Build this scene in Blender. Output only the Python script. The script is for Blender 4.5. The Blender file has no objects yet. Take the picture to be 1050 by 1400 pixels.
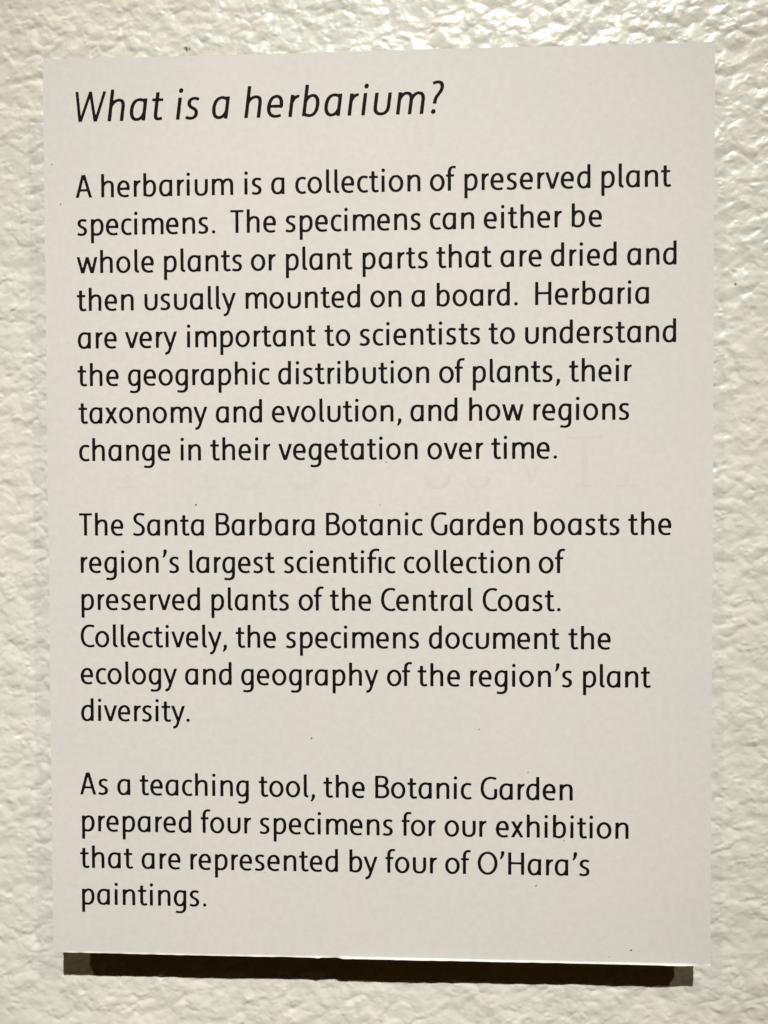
import bpy, math, random
import numpy as np

scene = bpy.context.scene
COL = scene.collection
MM = 0.001

# ------------------------------------------------------------------ camera
cam_data = bpy.data.cameras.new("camera")
cam = bpy.data.objects.new("camera", cam_data)
COL.objects.link(cam)
scene.camera = cam
cam_data.sensor_fit = 'VERTICAL'
cam_data.sensor_height = 36.0
cam_data.lens = 36.0 * 1130.0 / 1400.0
cam_data.clip_start = 0.01
cam_data.clip_end = 20.0
BOARD = 8.6 * MM                      # how far the face of the label stands off the wall
CAM_ROT = (0.0210350336, 0.0430246380, -0.0029120744)
CAM_POS = (0.009438876, -0.173635828 - BOARD, 0.003201893)


def axis_rot(r):
    r = np.array(r, float)
    th = np.linalg.norm(r)
    k = r / th
    K = np.array([[0, -k[2], k[1]], [k[2], 0, -k[0]], [-k[1], k[0], 0]])
    return np.eye(3) + math.sin(th) * K + (1 - math.cos(th)) * K @ K


R = axis_rot(CAM_ROT) @ np.array([[1, 0, 0], [0, 0, -1], [0, 1, 0]], float)
from mathutils import Matrix, Vector
mw = Matrix.Identity(4)
for i in range(3):
    mw[i][0], mw[i][1], mw[i][2] = R[0][i], -R[1][i], -R[2][i]
    mw[i][3] = CAM_POS[i]
cam.matrix_world = mw
cam_data.dof.use_dof = True
cam_data.dof.focus_distance = 0.1742
cam_data.dof.aperture_fstop = 16.0

# ------------------------------------------------------------------ light: gallery track spots
world = bpy.data.worlds.new("World")
scene.world = world
world.use_nodes = True
bg = world.node_tree.nodes["Background"]
bg.inputs[0].default_value = (1.0, 0.50, 0.09, 1)
bg.inputs[1].default_value = 0.014

scene.view_settings.view_transform = 'Standard'
scene.view_settings.look = 'None'
scene.view_settings.exposure = 0.0
scene.view_settings.gamma = 1.0


def spot(name, direction, dist, power, color, size_deg, target, radius):
    d = bpy.data.lights.new(name, 'SPOT')
    d.energy = power
    d.color = color
    d.spot_size = math.radians(size_deg)
    d.spot_blend = 1.0
    d.shadow_soft_size = radius
    o = bpy.data.objects.new(name, d)
    COL.objects.link(o)
    v = Vector(direction) * dist
    o.location = v
    o.rotation_euler = (Vector(target) - v).to_track_quat('-Z', 'Y').to_euler()
    return o


WARM = (1.0, 0.985, 0.935)
spot("gallery_spot", (0.17, -1.0, 1.09), 2.00, 436.0, WARM, 8.3, (-0.024, 0, -0.04), 0.018)
spot("gallery_spot", (-0.62, -1.0, 1.09), 2.00, 34.0, (1.0, 0.83, 0.47), 24.0, (0, 0, 0), 0.018)
spot("gallery_spot", (0.80, -1.0, 1.09), 2.00, 62.0, (1.0, 0.88, 0.60), 24.0, (0, 0, 0), 0.018)


# ------------------------------------------------------------------ helpers
def nodes_of(name):
    m = bpy.data.materials.new(name)
    m.use_nodes = True
    nt = m.node_tree
    return m, nt, nt.nodes["Principled BSDF"]


def link_mesh(name, verts, faces, mat, parent=None, smooth=False):
    me = bpy.data.meshes.new(name)
    me.from_pydata([tuple(v) for v in verts], [], faces)
    me.materials.append(mat)
    if smooth:
        me.polygons.foreach_set("use_smooth", [True] * len(me.polygons))
    me.update()
    o = bpy.data.objects.new(name, me)
    COL.objects.link(o)
    if parent is not None:
        o.parent = parent
    return o


# ---- numpy gradient noise
_rng = np.random.default_rng(11)
_PERM = np.concatenate([_rng.permutation(512)] * 3)
_ANG = _rng.uniform(0, 2 * np.pi, 512)
_GX, _GY = np.cos(_ANG), np.sin(_ANG)


def perlin(x, y):
    xi = np.floor(x).astype(int)
    yi = np.floor(y).astype(int)
    fx, fy = x - xi, y - yi
    u = fx ** 3 * (fx * (fx * 6 - 15) + 10)
    v = fy ** 3 * (fy * (fy * 6 - 15) + 10)

    def g(ix, iy, dx, dy):
        h = _PERM[(_PERM[ix & 511] + iy) & 511]
        return _GX[h] * dx + _GY[h] * dy
    a = g(xi, yi, fx, fy)
    b = g(xi + 1, yi, fx - 1, fy)
    c = g(xi, yi + 1, fx, fy - 1)
    d = g(xi + 1, yi + 1, fx - 1, fy - 1)
    return ((a * (1 - u) + b * u) * (1 - v) + (c * (1 - u) + d * u) * v) * 1.5


def mounds(x, y):
    """rounded blobs meeting in creases: 1 at a blob's middle, 0 at the crease"""
    xi = np.floor(x).astype(int)
    yi = np.floor(y).astype(int)
    best = np.full(x.shape, 9.0)
    for dx in (-1, 0, 1):
        for dy in (-1, 0, 1):
            cx, cy = xi + dx, yi + dy
            h = _PERM[(_PERM[cx & 511] + cy) & 511]
            px = cx + 0.5 + 0.42 * _GX[h]
            py = cy + 0.5 + 0.42 * _GY[h]
            best = np.minimum(best, (x - px) ** 2 + (y - py) ** 2)
    return 1 - np.clip(best, 0, 1)


# ------------------------------------------------------------------ wall: heavily rolled semi-gloss paint
def wall_material():
    m, nt, b = nodes_of("painted_plaster")
    N, L = nt.nodes, nt.links
    tc = N.new("ShaderNodeTexCoord")
    n1 = N.new("ShaderNodeTexNoise")
    n1.inputs["Scale"].default_value = 28.0
    n1.inputs["Detail"].default_value = 3.0
    L.new(tc.outputs["Object"], n1.inputs["Vector"])
    cr = N.new("ShaderNodeValToRGB")
    cr.color_ramp.elements[0].position = 0.3
    cr.color_ramp.elements[0].color = (0.775, 0.770, 0.712, 1)
    cr.color_ramp.elements[1].position = 0.7
    cr.color_ramp.elements[1].color = (0.812, 0.798, 0.739, 1)
    L.new(n1.outputs["Fac"], cr.inputs["Fac"])
    col = cr.outputs["Color"]
    # two small dirt flecks caught in the paint
    for (px, pz, rad) in ((-41.66, 101.76, 0.0011), (77.35, 48.13, 0.00055)):
        d = N.new("ShaderNodeVectorMath")
        d.operation = 'DISTANCE'
        sep = N.new("ShaderNodeSeparateXYZ")
        cmb = N.new("ShaderNodeCombineXYZ")
        L.new(tc.outputs["Object"], sep.inputs[0])
        L.new(sep.outputs["X"], cmb.inputs["X"])
        L.new(sep.outputs["Z"], cmb.inputs["Z"])
        L.new(cmb.outputs[0], d.inputs[0])
        d.inputs[1].default_value = (px * MM, 0, pz * MM)
        nz = N.new("ShaderNodeTexNoise")
        nz.inputs["Scale"].default_value = 2600.0
        L.new(tc.outputs["Object"], nz.inputs["Vector"])
        mu = N.new("ShaderNodeMath")
        mu.operation = 'MULTIPLY_ADD'
        L.new(nz.outputs["Fac"], mu.inputs[0])
        mu.inputs[1].default_value = rad * 1.6
        L.new(d.outputs["Value"], mu.inputs[2])
        mr = N.new("ShaderNodeMapRange")
        mr.inputs["From Min"].default_value = rad * 1.0
        mr.inputs["From Max"].default_value = rad * 1.45
        mr.inputs["To Min"].default_value = 0.85
        mr.inputs["To Max"].default_value = 0.0
        L.new(mu.outputs[0], mr.inputs["Value"])
        mx = N.new("ShaderNodeMixRGB")
        mx.inputs["Color2"].default_value = (0.03, 0.028, 0.024, 1)
        L.new(mr.outputs["Result"], mx.inputs["Fac"])
        L.new(col, mx.inputs["Color1"])
        col = mx.outputs["Color"]
    L.new(col, b.inputs["Base Color"])
    b.inputs["Roughness"].default_value = 0.35
    b.inputs["Specular IOR Level"].default_value = 0.5
    n2 = N.new("ShaderNodeTexNoise")
    n2.inputs["Scale"].default_value = 900.0
    n2.inputs["Detail"].default_value = 3.0
    L.new(tc.outputs["Object"], n2.inputs["Vector"])
    bp = N.new("ShaderNodeBump")
    bp.inputs["Strength"].default_value = 0.5
    bp.inputs["Distance"].default_value = 0.00012
    L.new(n2.outputs["Fac"], bp.inputs["Height"])
    L.new(bp.outputs["Normal"], b.inputs["Normal"])
    return m


def axis(inner, step, outer):
    a = list(np.arange(0, inner, step))
    s = step
    while a[-1] < outer:
        s = min(s * 1.12, 6.0)
        a.append(a[-1] + s)
    a = np.array(a)
    return np.concatenate([-a[:0:-1], a])


def build_wall():
    xs = axis(97, 0.24, 520)          # millimetres
    zs = axis(124, 0.24, 520)
    X, Z = np.meshgrid(xs, zs)
    wx = perlin(X / 5.0 + 3.1, Z / 5.0 + 8.7) * 0.9 + perlin(X / 1.9 + 40, Z / 1.9) * 0.35
    wz = perlin(X / 5.0 + 31.5, Z / 5.0 + 1.3) * 0.9 + perlin(X / 1.9 + 9, Z / 1.9 + 77) * 0.35
    U, V = X + wx, Z + wz
    ca, sa = math.cos(math.radians(22)), math.sin(math.radians(22))
    A = U * ca + V * sa
    B = -U * sa + V * ca
    big = perlin(A / 4.6, B / 3.4)
    mid = perlin(A / 2.5 + 50.3, B / 1.9 + 11.2)
    gate = np.clip(0.5 + perlin(X / 10.0 + 5, Z / 10.0 + 60) * 0.9, 0, 1)
    blobs = mounds(A / 3.3, B / 2.6)
    drops = mounds(U / 1.7 + 33, V / 1.4 + 17)
    beads = np.clip(mounds(X / 1.35 + 133, Z / 1.1 + 117) - 0.80, 0, 1) * 5
    pick = np.clip(perlin(X / 2.6 + 15, Z / 2.6 + 44) - 0.10, 0, 1)
    pits = np.clip(mounds(U / 2.3 + 233, V / 1.7 + 217) - 0.84, 0, 1) * 6
    pick2 = np.clip(perlin(X / 3.6 + 115, Z / 3.6 + 144) - 0.05, 0, 1)
    small = perlin(X / 0.95 + 91, Z / 0.8 + 14)
    fine = perlin(X / 0.55 + 191, Z / 0.5 + 114)
    h = (np.tanh(big * 1.4) * 0.13 + mid * 0.095 + blobs * (0.12 + 0.26 * gate) + drops * (0.05 + 0.12 * gate)
         + beads * pick * 0.21 - pits * pick2 * 0.23 + small * 0.014 + fine * 0.003 - 0.2)
    h = h * 0.92 + X * 0.0080                  # the wall is not quite parallel to the label
    Y = -h
    n_r, n_c = X.shape
    co = np.stack([X, Y, Z], -1).reshape(-1, 3) * MM
    idx = np.arange(n_r * n_c).reshape(n_r, n_c)
    q = np.stack([idx[:-1, :-1], idx[:-1, 1:], idx[1:, 1:], idx[1:, :-1]], -1).reshape(-1, 4)
    me = bpy.data.meshes.new("wall")
    me.vertices.add(len(co))
    me.vertices.foreach_set("co", co.astype(np.float32).ravel())
    me.loops.add(q.size)
    me.loops.foreach_set("vertex_index", q.astype(np.int32).ravel())
    me.polygons.add(len(q))
    me.polygons.foreach_set("loop_start", np.arange(0, q.size, 4, dtype=np.int32))
    me.polygons.foreach_set("use_smooth", np.ones(len(q), dtype=bool))
    me.update(calc_edges=True)
    me.validate()
    me.materials.append(wall_material())
    o = bpy.data.objects.new("wall", me)
    COL.objects.link(o)
    o["label"] = "off-white wall with lumpy rolled paint behind the printed label"
    o["category"] = "wall"
    o["kind"] = "structure"
    return o


build_wall()

# ------------------------------------------------------------------ the label
W_, H_ = 140.0, 191.0                  # millimetres
label = bpy.data.objects.new("wall_label", None)
label.empty_display_size = 0.02
COL.objects.link(label)
label.location = (0, 0, 0)
label["label"] = "white printed exhibition label with black text, raised off the lumpy wall on a dark board"
label["category"] = "label"


def paper_material():
    m, nt, b = nodes_of("label_paper")
    N, L = nt.nodes, nt.links
    tc = N.new("ShaderNodeTexCoord")
    n1 = N.new("ShaderNodeTexNoise")
    n1.inputs["Scale"].default_value = 45.0
    n1.inputs["Detail"].default_value = 4.0
    L.new(tc.outputs["Object"], n1.inputs["Vector"])
    cr = N.new("ShaderNodeValToRGB")
    cr.color_ramp.elements[0].position = 0.35
    cr.color_ramp.elements[0].color = (0.732, 0.722, 0.706, 1)
    cr.color_ramp.elements[1].position = 0.65
    cr.color_ramp.elements[1].color = (0.760, 0.732, 0.713, 1)
    L.new(n1.outputs["Fac"], cr.inputs["Fac"])
    n3 = N.new("ShaderNodeTexNoise")
    n3.inputs["Scale"].default_value = 700.0
    n3.inputs["Detail"].default_value = 3.0
    L.new(tc.outputs["Object"], n3.inputs["Vector"])
    mr = N.new("ShaderNodeMapRange")
    mr.inputs["From Min"].default_value = 0.3
    mr.inputs["From Max"].default_value = 0.7
    mr.inputs["To Min"].default_value = 0.97
    mr.inputs["To Max"].default_value = 1.03
    L.new(n3.outputs["Fac"], mr.inputs["Value"])
    mx = N.new("ShaderNodeMixRGB")
    mx.blend_type = 'MULTIPLY'
    mx.inputs["Fac"].default_value = 1.0
    L.new(cr.outputs["Color"], mx.inputs["Color1"])
    L.new(mr.outputs["Result"], mx.inputs["Color2"])
    L.new(mx.outputs["Color"], b.inputs["Base Color"])
    b.inputs["Roughness"].default_value = 0.72
    b.inputs["Specular IOR Level"].default_value = 0.3
    n2 = N.new("ShaderNodeTexNoise")
    n2.inputs["Scale"].default_value = 1100.0
    n2.inputs["Detail"].default_value = 4.0
    L.new(tc.outputs["Object"], n2.inputs["Vector"])
    bp = N.new("ShaderNodeBump")
    bp.inputs["Strength"].default_value = 0.35
    bp.inputs["Distance"].default_value = 0.00006
    L.new(n2.outputs["Fac"], bp.inputs["Height"])
    L.new(bp.outputs["Normal"], b.inputs["Normal"])
    return m


PAPER = paper_material()


def plain(name, col, rough, spec=0.4, vary=0.25):
    m, nt, b = nodes_of(name)
    N, L = nt.nodes, nt.links
    tc = N.new("ShaderNodeTexCoord")
    n = N.new("ShaderNodeTexNoise")
    n.inputs["Scale"].default_value = 900.0
    n.inputs["Detail"].default_value = 3.0
    L.new(tc.outputs["Object"], n.inputs["Vector"])
    mr = N.new("ShaderNodeMapRange")
    mr.inputs["To Min"].default_value = 1 - vary
    mr.inputs["To Max"].default_value = 1 + vary
    L.new(n.outputs["Fac"], mr.inputs["Value"])
    mx = N.new("ShaderNodeMixRGB")
    mx.blend_type = 'MULTIPLY'
    mx.inputs["Fac"].default_value = 1.0
    mx.inputs["Color1"].default_value = (*col, 1)
    L.new(mr.outputs["Result"], mx.inputs["Color2"])
    L.new(mx.outputs["Color"], b.inputs["Base Color"])
    b.inputs["Roughness"].default_value = rough
    b.inputs["Specular IOR Level"].default_value = spec
    return m


INK = plain("printed_ink", (0.0075, 0.0052, 0.0055), 0.7, 0.1)
FOAM = plain("dark_foam_board", (0.018, 0.013, 0.009), 0.85, 0.2)
FLECK = plain("dark_fibre", (0.06, 0.055, 0.05), 0.9, 0.2)
GHOST = plain("show_through_ink", (0.720, 0.701, 0.682), 0.8, 0.3, 0.03)


def slab(name, x0, x1, z0, z1, yf, yb, rnd, mat, parent):
    # flat board with slightly rounded front and back arrises
    prof = [(rnd, yf), (rnd * 0.3, yf + rnd * 0.3), (0.0, yf + rnd), (0.0, yb - rnd), (rnd, yb)]
    verts, faces = [], []
    for inset, y in prof:
        a, b, c, d = x0 + inset, x1 - inset, z0 + inset, z1 - inset
        verts += [(a * MM, y * MM, c * MM), (b * MM, y * MM, c * MM), (b * MM, y * MM, d * MM), (a * MM, y * MM, d * MM)]
    faces.append((0, 1, 2, 3))
    for r in range(len(prof) - 1):
        for i in range(4):
            j = (i + 1) % 4
            faces.append((r * 4 + i, (r + 1) * 4 + i, (r + 1) * 4 + j, r * 4 + j))
    k = (len(prof) - 1) * 4
    faces.append((k + 3, k + 2, k + 1, k))
    return link_mesh(name, verts, faces, mat, parent)


# thin mount board, held off the wall by a block behind its middle
slab("mount_board", -W_ / 2 + 0.08, W_ / 2 - 0.08, -H_ / 2 + 0.08, H_ / 2 - 0.08, -8.31, -6.9, 0.15, FOAM, label)
slab("spacer_block", -42, 42, -62, 66, -6.89, 2.0, 0.3, FOAM, label)


def build_sheet():
    # printed sheet; its lower edge was knife-cut and curls towards the viewer right of centre
    rnd = np.random.default_rng(5)
    n = 561
    xs = np.linspace(-W_ / 2, W_ / 2, n)
    jt = perlin(xs / 9.0, xs * 0 + 3.3) * 0.10 + perlin(xs / 1.7, xs * 0 + 9.3) * 0.05
    jb = perlin(xs / 14.0, xs * 0 + 6.3) * 0.06
    curl = np.interp(xs, [-70, -66, -50, -20, -13.2, -12.5, -11.6, -8.4, -7.2, 0, 20, 45, 50, 64, 66, 68, 70],
                     [0, 0.15, 0.3, 0.38, 0.45, 1.0, 0.25, 0.1, 1.0, 1.0, 0.85, 0.75, 0.8, 1.0, 0.7, 0.1, 0.5])
    curl = np.clip(curl + perlin(xs / 2.3, xs * 0 + 1.5) * 0.25, 0, 1.2)
    notch = np.interp(xs, [-12.6, -11.8, -8.6, -7.4], [0, 0.07, 0.07, 0])
    zt = H_ / 2 + jt
    zb = -H_ / 2 + jb - 0.03 + notch
    F = -8.6
    lip = 0.36
    rows = []                           # (z array, y array)
    ksteps = 40
    for k in range(ksteps + 1):
        t = k / ksteps
        rows.append((zt * (1 - t) + (zb + lip) * t, np.full(n, F)))
    for t in (0.35, 0.7, 1.0):
        rows.append((zb + lip * (1 - t), F - 0.34 * curl * t ** 1.3))
    rows.append((zb - 0.02, F + 0.10 - 0.30 * curl))
    rows.append((zb + 0.05, np.full(n, F + 0.28)))
    rows.append((zt, np.full(n, F + 0.28)))
    verts = []
    for z, y in rows:
        for i in range(n):
            verts.append((xs[i] * MM, y[i] * MM, z[i] * MM))
    faces = []
    m = len(rows)
    for r in range(m):
        a, b = r, (r + 1) % m
        for i in range(n - 1):
            faces.append((a * n + i, b * n + i, b * n + i + 1, a * n + i + 1))
    faces.append([r * n for r in range(m)][::-1])
    faces.append([r * n + n - 1 for r in range(m)])
    return link_mesh("paper_sheet", verts, faces, PAPER, label)


sheet = build_sheet()

# ------------------------------------------------------------------ lettering: a drawn humanist sans
# every glyph is a set of pen strokes in units of the x-height; the strokes are merged through a
# distance field and traced into one clean outline
VH, HH = 0.090, 0.067                  # half weight of upright and of level strokes


class Pen:
    def __init__(self, d, clip=None, butt=(True, True), rad=None):
        self.d, self.clip, self.butt, self.rad = d, clip, butt, rad


def sample(d):
    tok = d.split()
    pts, i, cur = [], 0, None
    while i < len(tok):
        op = tok[i]
        if op == 'M':
            cur = (float(tok[i + 1]), float(tok[i + 2])); pts.append(cur); i += 3
        elif op == 'L':
            nx = (float(tok[i + 1]), float(tok[i + 2]))
            for k in range(1, 7):
                t = k / 6
                pts.append((cur[0] + (nx[0] - cur[0]) * t, cur[1] + (nx[1] - cur[1]) * t))
            cur = nx; i += 3
        elif op == 'C':
            v = [float(q) for q in tok[i + 1:i + 7]]
            for k in range(1, 17):
                t = k / 16
                s = 1 - t
                pts.append((s ** 3 * cur[0] + 3 * s * s * t * v[0] + 3 * s * t * t * v[2] + t ** 3 * v[4],
                            s ** 3 * cur[1] + 3 * s * s * t * v[1] + 3 * s * t * t * v[3] + t ** 3 * v[5]))
            cur = (v[4], v[5]); i += 7
        elif op == 'E':                 # ellipse cx cy rx ry
            cx, cy, rx, ry = [float(q) for q in tok[i + 1:i + 5]]
            for k in range(57):
                a = 2 * math.pi * k / 56
                pts.append((cx + rx * math.cos(a), cy + ry * math.sin(a)))
            i += 5
    return np.array(pts)


P = Pen
STEM = lambda x, a, b: P("M %g %g L %g %g" % (x, a, x, b))
DOT = lambda x, y, r: P("M %g %g L %g %g" % (x, y, x + 0.002, y), butt=(False, False), rad=(r, r))
BOWL_A = lambda r: P("M %g 0.865 C %g 0.925 %g 0.953 0.43 0.953 C 0.20 0.953 0.09 0.74 0.09 0.475 C 0.09 0.20 0.21 0.047 0.385 0.047 C %g 0.047 %g 0.15 %g 0.31" % (r, r - 0.08, r - 0.17, r - 0.17, r - 0.05, r), butt=(False, False))
BOWL_B = lambda: P("M 0.105 0.70 C 0.17 0.86 0.30 0.953 0.42 0.953 C 0.61 0.953 0.697 0.76 0.697 0.53 C 0.697 0.22 0.57 0.047 0.36 0.047 C 0.27 0.047 0.19 0.07 0.10 0.125", butt=(False, False))
ARCH = "M 0.10 0.68 C 0.17 0.85 0.31 0.953 0.455 0.953 C 0.62 0.953 0.69 0.85 0.69 0.65 L 0.69 0"
DIAG = lambda x0, y0, x1, y1, lo, hi, r=0.085: P("M %g %g L %g %g" % (
    x0 + (x0 - x1) * 0.12, y0 + (y0 - y1) * 0.12, x1 + (x1 - x0) * 0.12, y1 + (y1 - y0) * 0.12), clip=(lo, hi), rad=(r, r))
HALF = lambda x0, y0, x1, y1, lo, hi, r=0.085: P("M %g %g L %g %g" % (
    x0 + (x0 - x1) * 0.12, y0 + (y0 - y1) * 0.12, x1, y1), clip=(lo, hi), rad=(r, r))
BAR = lambda x0, x1, y, r=0.064: P("M %g %g L %g %g" % (x0, y, x1, y), rad=(r, r))
QUOTE = lambda x, y: P("M %g %g C %g %g %g %g %g %g" % (x + .165, y, x + .17, y - .13, x + .12, y - .27, x + .05, y - .37), butt=(False, False), rad=(0.112, 0.05))

G = {
    'a': (.08, .81, .15, [STEM(.72, 0, 1), BOWL_A(.70)]),
    'b': (.155, .787, .08, [STEM(.09, 0.03, 1.44), BOWL_B()]),
    'c': (.08, .635, .05, [P("M 0.625 0.885 C 0.55 0.94 0.49 0.953 0.42 0.953 C 0.20 0.953 0.09 0.76 0.09 0.49 C 0.09 0.22 0.22 0.047 0.43 0.047 C 0.51 0.047 0.57 0.065 0.63 0.105")]),
    'd': (.08, .787, .15, [STEM(.697, 0, 1.44), BOWL_A(.68)]),
    'e': (.07, .77, .065, [P("M 0.10 0.505 L 0.688 0.505 C 0.70 0.80 0.58 0.953 0.415 0.953 C 0.20 0.953 0.09 0.74 0.09 0.485 C 0.09 0.20 0.24 0.047 0.47 0.047 C 0.56 0.047 0.64 0.062 0.715 0.10")]),
    'f': (.04, .6, .0, [P("M 0.215 0 L 0.215 1.12 C 0.215 1.33 0.32 1.44 0.47 1.436 C 0.52 1.434 0.56 1.425 0.60 1.41"), BAR(0, .50, .925)]),
    'g': (.08, .78, .15, [P("M 0.69 1 L 0.69 -0.06 C 0.69 -0.29 0.57 -0.395 0.38 -0.392 C 0.29 -0.39 0.21 -0.38 0.125 -0.35"), BOWL_A(.67)]),
    'h': (.155, .785, .14, [STEM(.09, 0, 1.44), P(ARCH)]),
    'i': (.155, .18, .16, [STEM(.09, 0, 1), DOT(.10, 1.315, .108)]),
    'l': (.155, .29, .07, [P("M 0.09 1.44 L 0.09 0.26 C 0.09 0.11 0.14 0.05 0.29 0.062")]),
    'm': (.155, 1.31, .14, [STEM(.09, 0, 1), P("M 0.10 0.68 C 0.17 0.85 0.28 0.953 0.40 0.953 C 0.58 0.953 0.655 0.85 0.655 0.62 L 0.655 0"),
                            P("M 0.665 0.68 C 0.73 0.85 0.85 0.953 0.97 0.953 C 1.14 0.953 1.22 0.85 1.22 0.62 L 1.22 0")]),
    'n': (.155, .78, .14, [STEM(.09, 0, 1), P(ARCH)]),
    'o': (.07, .885, .075, [P("E 0.4425 0.5 0.3525 0.453", butt=(False, False))]),
    'p': (.155, .787, .08, [STEM(.09, -.49, 1), BOWL_B()]),
    'r': (.155, .43, .02, [STEM(.09, 0, 1), P("M 0.10 0.64 C 0.15 0.82 0.25 0.945 0.43 0.935")]),
    's': (.08, .6, .08, [P("M 0.56 0.885 C 0.49 0.94 0.42 0.953 0.35 0.953 C 0.20 0.953 0.108 0.865 0.108 0.75 C 0.108 0.62 0.20 0.56 0.31 0.51 C 0.43 0.455 0.51 0.40 0.51 0.27 C 0.51 0.125 0.41 0.047 0.25 0.047 C 0.165 0.047 0.09 0.07 0.02 0.115")]),
    't': (.04, .59, .03, [P("M 0.245 1.27 L 0.245 0.30 C 0.245 0.12 0.31 0.047 0.42 0.052 C 0.48 0.055 0.53 0.07 0.58 0.098"), BAR(0, .545, .925)]),
    'u': (.14, .81, .15, [P("M 0.09 1 L 0.09 0.38 C 0.09 0.15 0.20 0.047 0.39 0.047 C 0.60 0.047 0.72 0.16 0.72 0.42 L 0.72 1")]),
    'v': (.02, .83, .02, [HALF(.085, 1, .405, 0, 0, 1), HALF(.745, 1, .425, 0, 0, 1), DIAG(.2, .64, .405, 0, 0, 1), DIAG(.63, .64, .425, 0, 0, 1)]),
    'w': (.02, 1.28, .02, [DIAG(.085, 1, .355, 0, 0, 1), DIAG(.655, 1, .375, 0, 0, 1), DIAG(.64, 1, .935, 0, 0, 1), DIAG(1.195, 1, .955, 0, 0, 1)]),
    'x': (.04, .75, .03, [DIAG(.095, 1, .655, 0, 0, 1), DIAG(.64, 1, .09, 0, 0, 1)]),
    'y': (.02, .857, .02, [HALF(.085, 1, .44, .03, -1, 1), P("M 0.818 1.15 L 0.44 0.02 L 0.385 -0.15 C 0.33 -0.30 0.26 -0.37 0.11 -0.352", clip=(-1, 1), rad=(.085, .075))]),
    'A': (.02, 1.0, .02, [DIAG(.085, 0, .457, 1.4, 0, 1.4), DIAG(.915, 0, .507, 1.4, 0, 1.4), BAR(.22, .78, .455)]),
    'B': (.17, .86, .08, [STEM(.09, 0, 1.4), P("M 0.05 1.335 L 0.40 1.335 C 0.62 1.335 0.71 1.22 0.71 1.06 C 0.71 0.88 0.58 0.768 0.40 0.765 L 0.09 0.765"),
                          P("M 0.38 0.765 C 0.65 0.76 0.77 0.62 0.77 0.41 C 0.77 0.18 0.62 0.065 0.40 0.065 L 0.05 0.065")]),
    'C': (.09, .87, .03, [P("M 0.85 1.28 C 0.77 1.335 0.69 1.353 0.60 1.353 C 0.27 1.353 0.09 1.08 0.09 0.70 C 0.09 0.31 0.28 0.047 0.60 0.047 C 0.70 0.047 0.78 0.065 0.86 0.105")]),
    'G': (.09, 1.0, .12, [P("M 0.94 1.275 C 0.85 1.33 0.75 1.353 0.63 1.353 C 0.28 1.353 0.09 1.08 0.09 0.69 C 0.09 0.29 0.29 0.047 0.62 0.047 C 0.82 0.047 0.91 0.11 0.91 0.28 L 0.91 0.66")]),
    'H': (.17, .96, .17, [STEM(.09, 0, 1.4), STEM(.87, 0, 1.4), BAR(.09, .87, .72)]),
    'O': (.08, 1.2, .08, [P("E 0.60 0.70 0.51 0.655", butt=(False, False))]),
    'S': (.08, .735, .09, [P("M 0.70 1.275 C 0.61 1.33 0.53 1.353 0.44 1.353 C 0.24 1.353 0.12 1.235 0.12 1.07 C 0.12 0.90 0.24 0.80 0.38 0.725 C 0.55 0.635 0.645 0.54 0.645 0.37 C 0.645 0.165 0.51 0.047 0.31 0.047 C 0.20 0.047 0.11 0.07 0.02 0.125")]),
    'T': (.03, .82, .03, [STEM(.41, 0, 1.35), BAR(0, .82, 1.335)]),
    'W': (.02, 1.54, .02, [DIAG(.09, 1.37, .40, 0, 0, 1.37, .075), DIAG(.77, 1.37, .42, 0, 0, 1.37, .075), DIAG(.755, 1.37, 1.145, 0, 0, 1.37, .075), DIAG(1.46, 1.37, 1.165, 0, 0, 1.37, .075)]),
    '@': (.04, .87, .16, [P("M 0.215 0 L 0.215 1.08 C 0.215 1.33 0.36 1.45 0.57 1.443 C 0.64 1.44 0.69 1.43 0.74 1.41"), BAR(0, .56, .925), STEM(.78, 0, 1)]),
    '.': (.14, .2, .12, [DOT(.10, .095, .105)]),
    ',': (.10, .27, .10, [P("M 0.16 0.09 C 0.165 -0.03 0.12 -0.13 0.045 -0.22", butt=(False, False), rad=(.108, .05))]),
    "'": (.12, .29, .12, [QUOTE(0, 1.37)]),
    '?': (.10, .55, .10, [P("M 0.06 1.355 C 0.14 1.405 0.21 1.42 0.28 1.42 C 0.43 1.42 0.51 1.33 0.51 1.19 C 0.51 1.00 0.34 0.86 0.28 0.72 C 0.25 0.64 0.24 0.56 0.24 0.45"), DOT(.225, .10, .108)]),
}
TRIM = {"'": -0.075, ',': -0.06, '.': -0.042, '@': -0.028, 'B': -0.037, 'C': -0.051, 'G': -0.055, 'H': -0.028, 'O': -0.043, 'S': -0.02,
        'b': 0.031, 'c': -0.014, 'e': 0.044, 'f': -0.059, 'g': -0.023, 'i': 0.016, 'l': -0.011, 'm': -0.051, 'n': -0.012, 'o': 0.015,
        's': 0.024, 't': -0.012, 'u': -0.052, 'v': -0.012, 'x': 0.02, 'y': -0.053}


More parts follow.
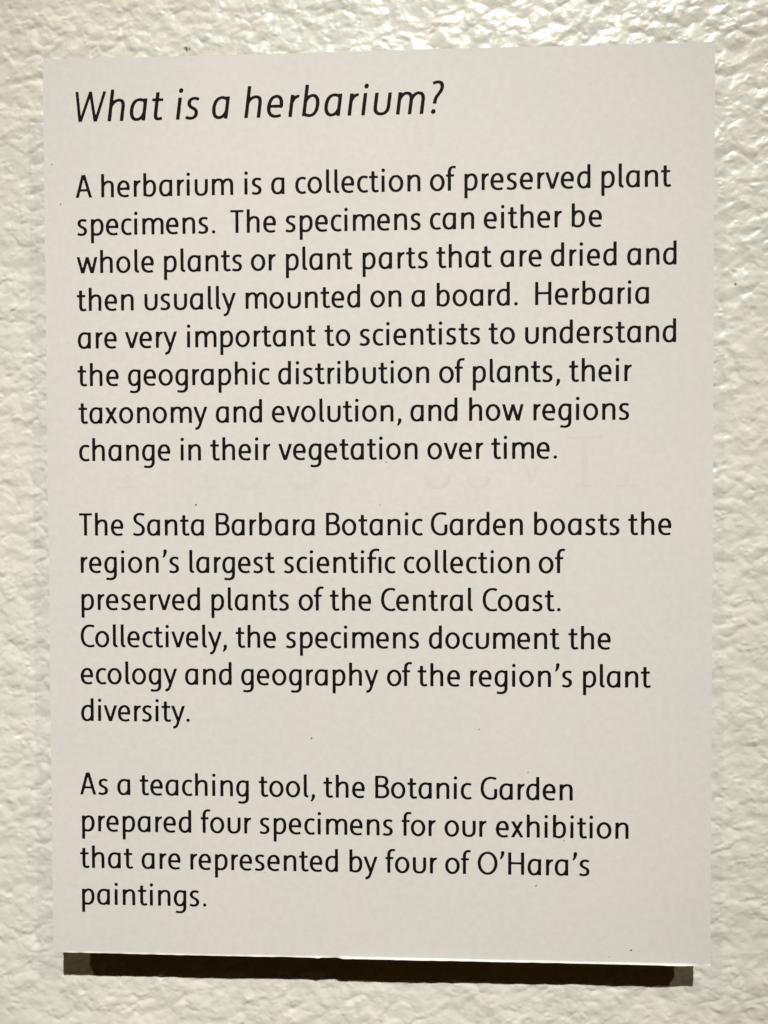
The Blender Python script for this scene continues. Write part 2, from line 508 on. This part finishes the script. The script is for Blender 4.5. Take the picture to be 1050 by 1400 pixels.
def pen_field(pen, gx, gy, weight):
    pts = sample(pen.d)
    seg = np.hypot(*(pts[1:] - pts[:-1]).T)
    keep = np.concatenate([[True], seg > 1e-6])
    pts = pts[keep]
    a, b = pts[:-1], pts[1:]
    d = b - a
    ln = np.hypot(d[:, 0], d[:, 1])
    tx, ty = d[:, 0] / ln, d[:, 1] / ln
    cum = np.concatenate([[0], np.cumsum(ln)])
    tot = cum[-1]
    if pen.rad is None:
        r = (HH + (VH - HH) * ty ** 2) * weight
    else:
        f = (cum[:-1] + cum[1:]) * 0.5 / tot
        r = pen.rad[0] + (pen.rad[1] - pen.rad[0]) * f
        if pen.rad[0] < 0.1:
            r = r * weight
    out = np.full(gx.shape, 9.0)
    for k in range(len(a)):
        px, py = gx - a[k, 0], gy - a[k, 1]
        t = np.clip((px * d[k, 0] + py * d[k, 1]) / ln[k] ** 2, 0, 1)
        s = np.hypot(px - t * d[k, 0], py - t * d[k, 1]) - r[k]
        if pen.butt[0] and cum[k] < 0.22:
            s = np.maximum(s, -((gx - pts[0, 0]) * tx[0] + (gy - pts[0, 1]) * ty[0]))
        if pen.butt[1] and tot - cum[k + 1] < 0.22:
            s = np.maximum(s, (gx - pts[-1, 0]) * tx[-1] + (gy - pts[-1, 1]) * ty[-1])
        out = np.minimum(out, s)
    if pen.clip:
        out = np.maximum(out, np.maximum(pen.clip[0] - gy, gy - pen.clip[1]))
    return out


def trace(pens, weight, cell=0.03):
    """merged outline of the strokes as (vertices, polygons)"""
    xs = np.arange(-0.22, 1.75, cell) + 0.0037
    ys = np.arange(-0.66, 1.62, cell) + 0.0041
    gx, gy = np.meshgrid(xs, ys)
    f = np.full(gx.shape, 9.0)
    for p in pens:
        f = np.minimum(f, pen_field(p, gx, gy, weight))
    ins = f < 0
    verts, polys = [], []
    R_, C_ = f.shape
    for j in range(R_ - 1):
        i = 0
        while i < C_ - 1:
            c = (ins[j, i], ins[j, i + 1], ins[j + 1, i + 1], ins[j + 1, i])
            n = sum(c)
            if n == 0:
                i += 1
                continue
            if n == 4:
                k = i
                while k + 1 < C_ - 1 and ins[j, k + 2] and ins[j + 1, k + 2]:
                    k += 1
                b = len(verts)
                verts += [(xs[i], ys[j]), (xs[k + 1], ys[j]), (xs[k + 1], ys[j + 1]), (xs[i], ys[j + 1])]
                polys.append((b, b + 1, b + 2, b + 3))
                i = k + 1
                continue
            cs = [(xs[i], ys[j], f[j, i]), (xs[i + 1], ys[j], f[j, i + 1]), (xs[i + 1], ys[j + 1], f[j + 1, i + 1]), (xs[i], ys[j + 1], f[j + 1, i])]
            b = len(verts)
            for q in range(4):
                p0, p1 = cs[q], cs[(q + 1) % 4]
                if p0[2] < 0:
                    verts.append((p0[0], p0[1]))
                if (p0[2] < 0) != (p1[2] < 0):
                    t = p0[2] / (p0[2] - p1[2])
                    verts.append((p0[0] + (p1[0] - p0[0]) * t, p0[1] + (p1[1] - p0[1]) * t))
            polys.append(tuple(range(b, len(verts))))
            i += 1
    return np.array(verts), polys


ROMAN = {c: trace(v[3], 1.07) for c, v in G.items() if c not in 'W?'}
ITALIC = {c: trace(G[c][3], 0.96) for c in set("What is a herbarium?".replace(' ', ''))}

LEAD, TOP = 7.96333, 82.2696           # line spacing and first baseline, millimetres from the sheet's centre
INK_Y = -8.6 - 0.03
UX, UY = 3.454, 3.40                   # text size
HX, HY, SLANT = 4.36, 4.58, 0.125      # heading size

# line number, then each word with the left and right end of its ink in millimetres
LINES = [
    (0, [("What", -63.03, -44.23), ("is", -41.58, -36.50), ("a", -33.91, -30.08), ("herbarium?", -27.09, 14.74)]),
    (2, [("A", -63.20, -59.75), ("herbarium", -57.73, -29.53), ("is", -27.17, -23.53), ("a", -21.59, -18.62), ("collection", -16.43, 9.79), ("of", 11.74, 17.20), ("preserved", 18.90, 44.84), ("plant", 47.05, 61.30)]),
    (3, [("specimens.", -62.99, -33.40), ("The", -30.21, -20.52), ("specimens", -18.54, 9.80), ("can", 11.72, 20.93), ("either", 22.89, 38.98), ("be", 41.00, 47.20)]),
    (4, [("whole", -63.17, -46.58), ("plants", -44.42, -27.78), ("or", -25.92, -20.65), ("plant", -18.50, -4.42), ("parts", -2.36, 11.29), ("that", 13.04, 24.60), ("are", 26.33, 34.87), ("dried", 36.72, 50.21), ("and", 52.34, 62.42)]),
    (5, [("then", -63.26, -50.98), ("usually", -48.67, -29.16), ("mounted", -27.09, -2.88), ("on", -0.76, 5.77), ("a", 7.81, 10.66), ("board.", 13.10, 29.92), ("Herbaria", 33.50, 56.84)]),
    (6, [("are", -63.13, -54.71), ("very", -52.95, -41.76), ("important", -39.63, -12.16), ("to", -10.43, -4.98), ("scientists", -3.04, 22.12), ("to", 23.87, 29.35), ("understand", 31.44, 62.39)]),
    (7, [("the", -63.27, -54.37), ("geographic", -52.39, -22.02), ("distribution", -20.30, 11.53), ("of", 13.56, 18.97), ("plants,", 20.59, 38.68), ("their", 40.49, 53.35)]),
    (8, [("taxonomy", -63.15, -35.42), ("and", -33.62, -23.72), ("evolution,", -21.67, 5.70), ("and", 7.54, 17.40), ("how", 19.81, 31.14), ("regions", 33.16, 52.85)]),
    (9, [("change", -63.12, -43.40), ("in", -41.21, -36.82), ("their", -34.86, -22.03), ("vegetation", -20.35, 9.07), ("over", 11.08, 22.75), ("time.", 24.41, 38.05)]),
    (11, [("The", -63.30, -53.68), ("Santa", -51.65, -36.32), ("Barbara", -33.81, -12.70), ("Botanic", -10.30, 10.14), ("Garden", 11.78, 31.00), ("boasts", 33.30, 50.95), ("the", 52.71, 61.58)]),
    (12, [("region's", -63.04, -41.75), ("largest", -39.53, -21.16), ("scienti@c", -19.29, 4.38), ("collection", 6.10, 32.39), ("of", 34.26, 39.80)]),
    (13, [("preserved", -62.97, -37.28), ("plants", -34.86, -18.27), ("of", -16.22, -10.83), ("the", -9.58, -0.79), ("Central", 1.27, 20.54), ("Coast.", 22.60, 38.81)]),
    (14, [("Collectively,", -63.22, -31.56), ("the", -29.72, -21.06), ("specimens", -18.94, 9.26), ("document", 11.31, 38.70), ("the", 40.43, 49.20)]),
    (15, [("ecology", -63.31, -42.38), ("and", -40.66, -30.61), ("geography", -28.60, 0.67), ("of", 2.45, 7.81), ("the", 8.92, 17.86), ("region's", 19.96, 41.21), ("plant", 43.47, 57.53)]),
    (16, [("diversity.", -63.31, -39.72)]),
    (18, [("As", -63.70, -57.61), ("a", -55.61, -52.71), ("teaching", -50.72, -27.10), ("tool,", -24.99, -12.90), ("the", -11.12, -2.30), ("Botanic", -0.11, 20.28), ("Garden", 22.13, 41.38)]),
    (19, [("prepared", -63.37, -39.57), ("four", -37.54, -26.65), ("specimens", -24.84, 3.59), ("for", 5.45, 12.67), ("our", 14.53, 23.35), ("exhibition", 25.33, 52.98)]),
    (20, [("that", -63.88, -52.23), ("are", -50.45, -41.97), ("represented", -39.86, -8.07), ("by", -5.65, 0.33), ("four", 1.99, 12.94), ("of", 14.64, 20.13), ("O'Hara's", 21.50, 44.89)]),
    (21, [("paintings.", -63.55, -36.45)]),
]


def set_line(k, words, italic):
    shapes = ITALIC if italic else ROMAN
    ux, uy = (HX, HY) if italic else (UX, UY)
    zb = TOP - k * LEAD
    verts, faces = [], []
    for w, x0, x1 in words:
        pos, x = [], 0.0
        for c in w:
            l, wd, r, _ = G[c]
            pos.append(x + l)
            x += l + wd + r + TRIM.get(c, 0)
        lean = SLANT * uy if italic else 0.0
        v0, v1 = shapes[w[0]][0], shapes[w[-1]][0]
        left = (v0[:, 0] * ux + v0[:, 1] * lean).min()
        right = (v1[:, 0] * ux + v1[:, 1] * lean).max()
        nat = (pos[-1] - pos[0]) * ux + right - left
        gap = (x1 - x0 - nat) / max(1, len(w) - 1)
        off = -left if len(w) > 1 else -left + (x1 - x0 - nat) / 2
        for i, c in enumerate(w):
            ox = x0 + off + (pos[i] - pos[0]) * ux + gap * i
            vs, ps = shapes[c]
            base = len(verts)
            for (vx, vy) in vs:
                px = ox + vx * ux + (SLANT * vy * uy if italic else 0.0)
                verts.append((px * MM, INK_Y * MM, (zb + vy * uy) * MM))
            faces += [tuple(base + q for q in p) for p in ps]
    return link_mesh("heading" if italic else "text_line", verts, faces, INK, sheet)


for k, words in LINES:
    set_line(k, words, k == 0)


# faint print from the other side of the sheet shining through
def strokes_mesh(name, pens, weight, y, mat, parent):
    verts, faces = [], []
    for (ox, oz, s, pen) in pens:
        vs, ps = trace(pen, weight, 0.05)
        b = len(verts)
        verts += [((ox + vx * s) * MM, y * MM, (oz + vy * s) * MM) for vx, vy in vs]
        faces += [tuple(b + q for q in p) for p in ps]
    return link_mesh(name, verts, faces, mat, parent)


LOW_BAR = [BAR(0, .75, .05, .03), STEM(.38, .05, .5)]
LOW_ARC = [P("M 0.0 0.42 C 0.0 0.16 0.12 0.04 0.36 0.04 C 0.58 0.04 0.72 0.16 0.72 0.42")]
T_MARK = [BAR(0, 1.0, 1.33, .03), STEM(.5, 0, 1.33), BAR(.25, .75, .03, .03)]
V_MARK = [DIAG(.0, .6, .2, 0, 0, .6, .05), DIAG(.4, .6, .2, 0, 0, .6, .05)]
for mark in [
    (-55.0, 4.7, 6.0, LOW_BAR), (-37.9, 4.7, 6.0, LOW_BAR), (-29.3, 4.5, 7.0, LOW_ARC), (-18.0, 4.5, 7.6, LOW_ARC),
    (10.8, 4.5, 6.6, LOW_ARC), (19.8, 4.5, 5.6, LOW_ARC), (31.6, 5.8, 6.4, V_MARK), (39.8, 4.6, 7.8, T_MARK), (50.0, 4.6, 6.6, LOW_BAR),
]:
    strokes_mesh("show_through", [mark], 0.95, -8.6 - 0.012, GHOST, sheet)

# dark fibres and specks on the paper
SPECKS = [(-37.99, 1.21, 0.34), (-13.6, -48.41, 0.28), (21.83, -46.22, 0.24), (2.45, 10.01, 0.22), (33.77, -79.28, 0.3), (53.6, -92.58, 0.34),
          (32.08, -55.25, 0.24), (-66.5, 65.09, 0.22), (-68.29, 73.44, 0.18), (39.57, -69.56, 0.2), (-56.36, 69.82, 0.2), (1.19, 1.1, 0.16),
          (49.1, -94.1, 0.2), (-23.9, -77.3, 0.15)]
rnd = random.Random(4)
for sx, sz, sr in SPECKS:
    ang = rnd.uniform(0.4, 1.2)
    vs = []
    for k in range(9):
        a = 2 * math.pi * k / 9
        r = sr * rnd.uniform(0.65, 1.1)
        ex, ez = r * math.cos(a) * 0.95, r * math.sin(a) * 0.45
        vs.append(((sx + ex * math.cos(ang) - ez * math.sin(ang)) * MM, (-8.6 - 0.04) * MM, (sz + ex * math.sin(ang) + ez * math.cos(ang)) * MM))
    vs.append((sx * MM, (-8.6 - 0.12) * MM, sz * MM))
    link_mesh("speck", vs, [(k, (k + 1) % 9, 9) for k in range(9)], FLECK, sheet)
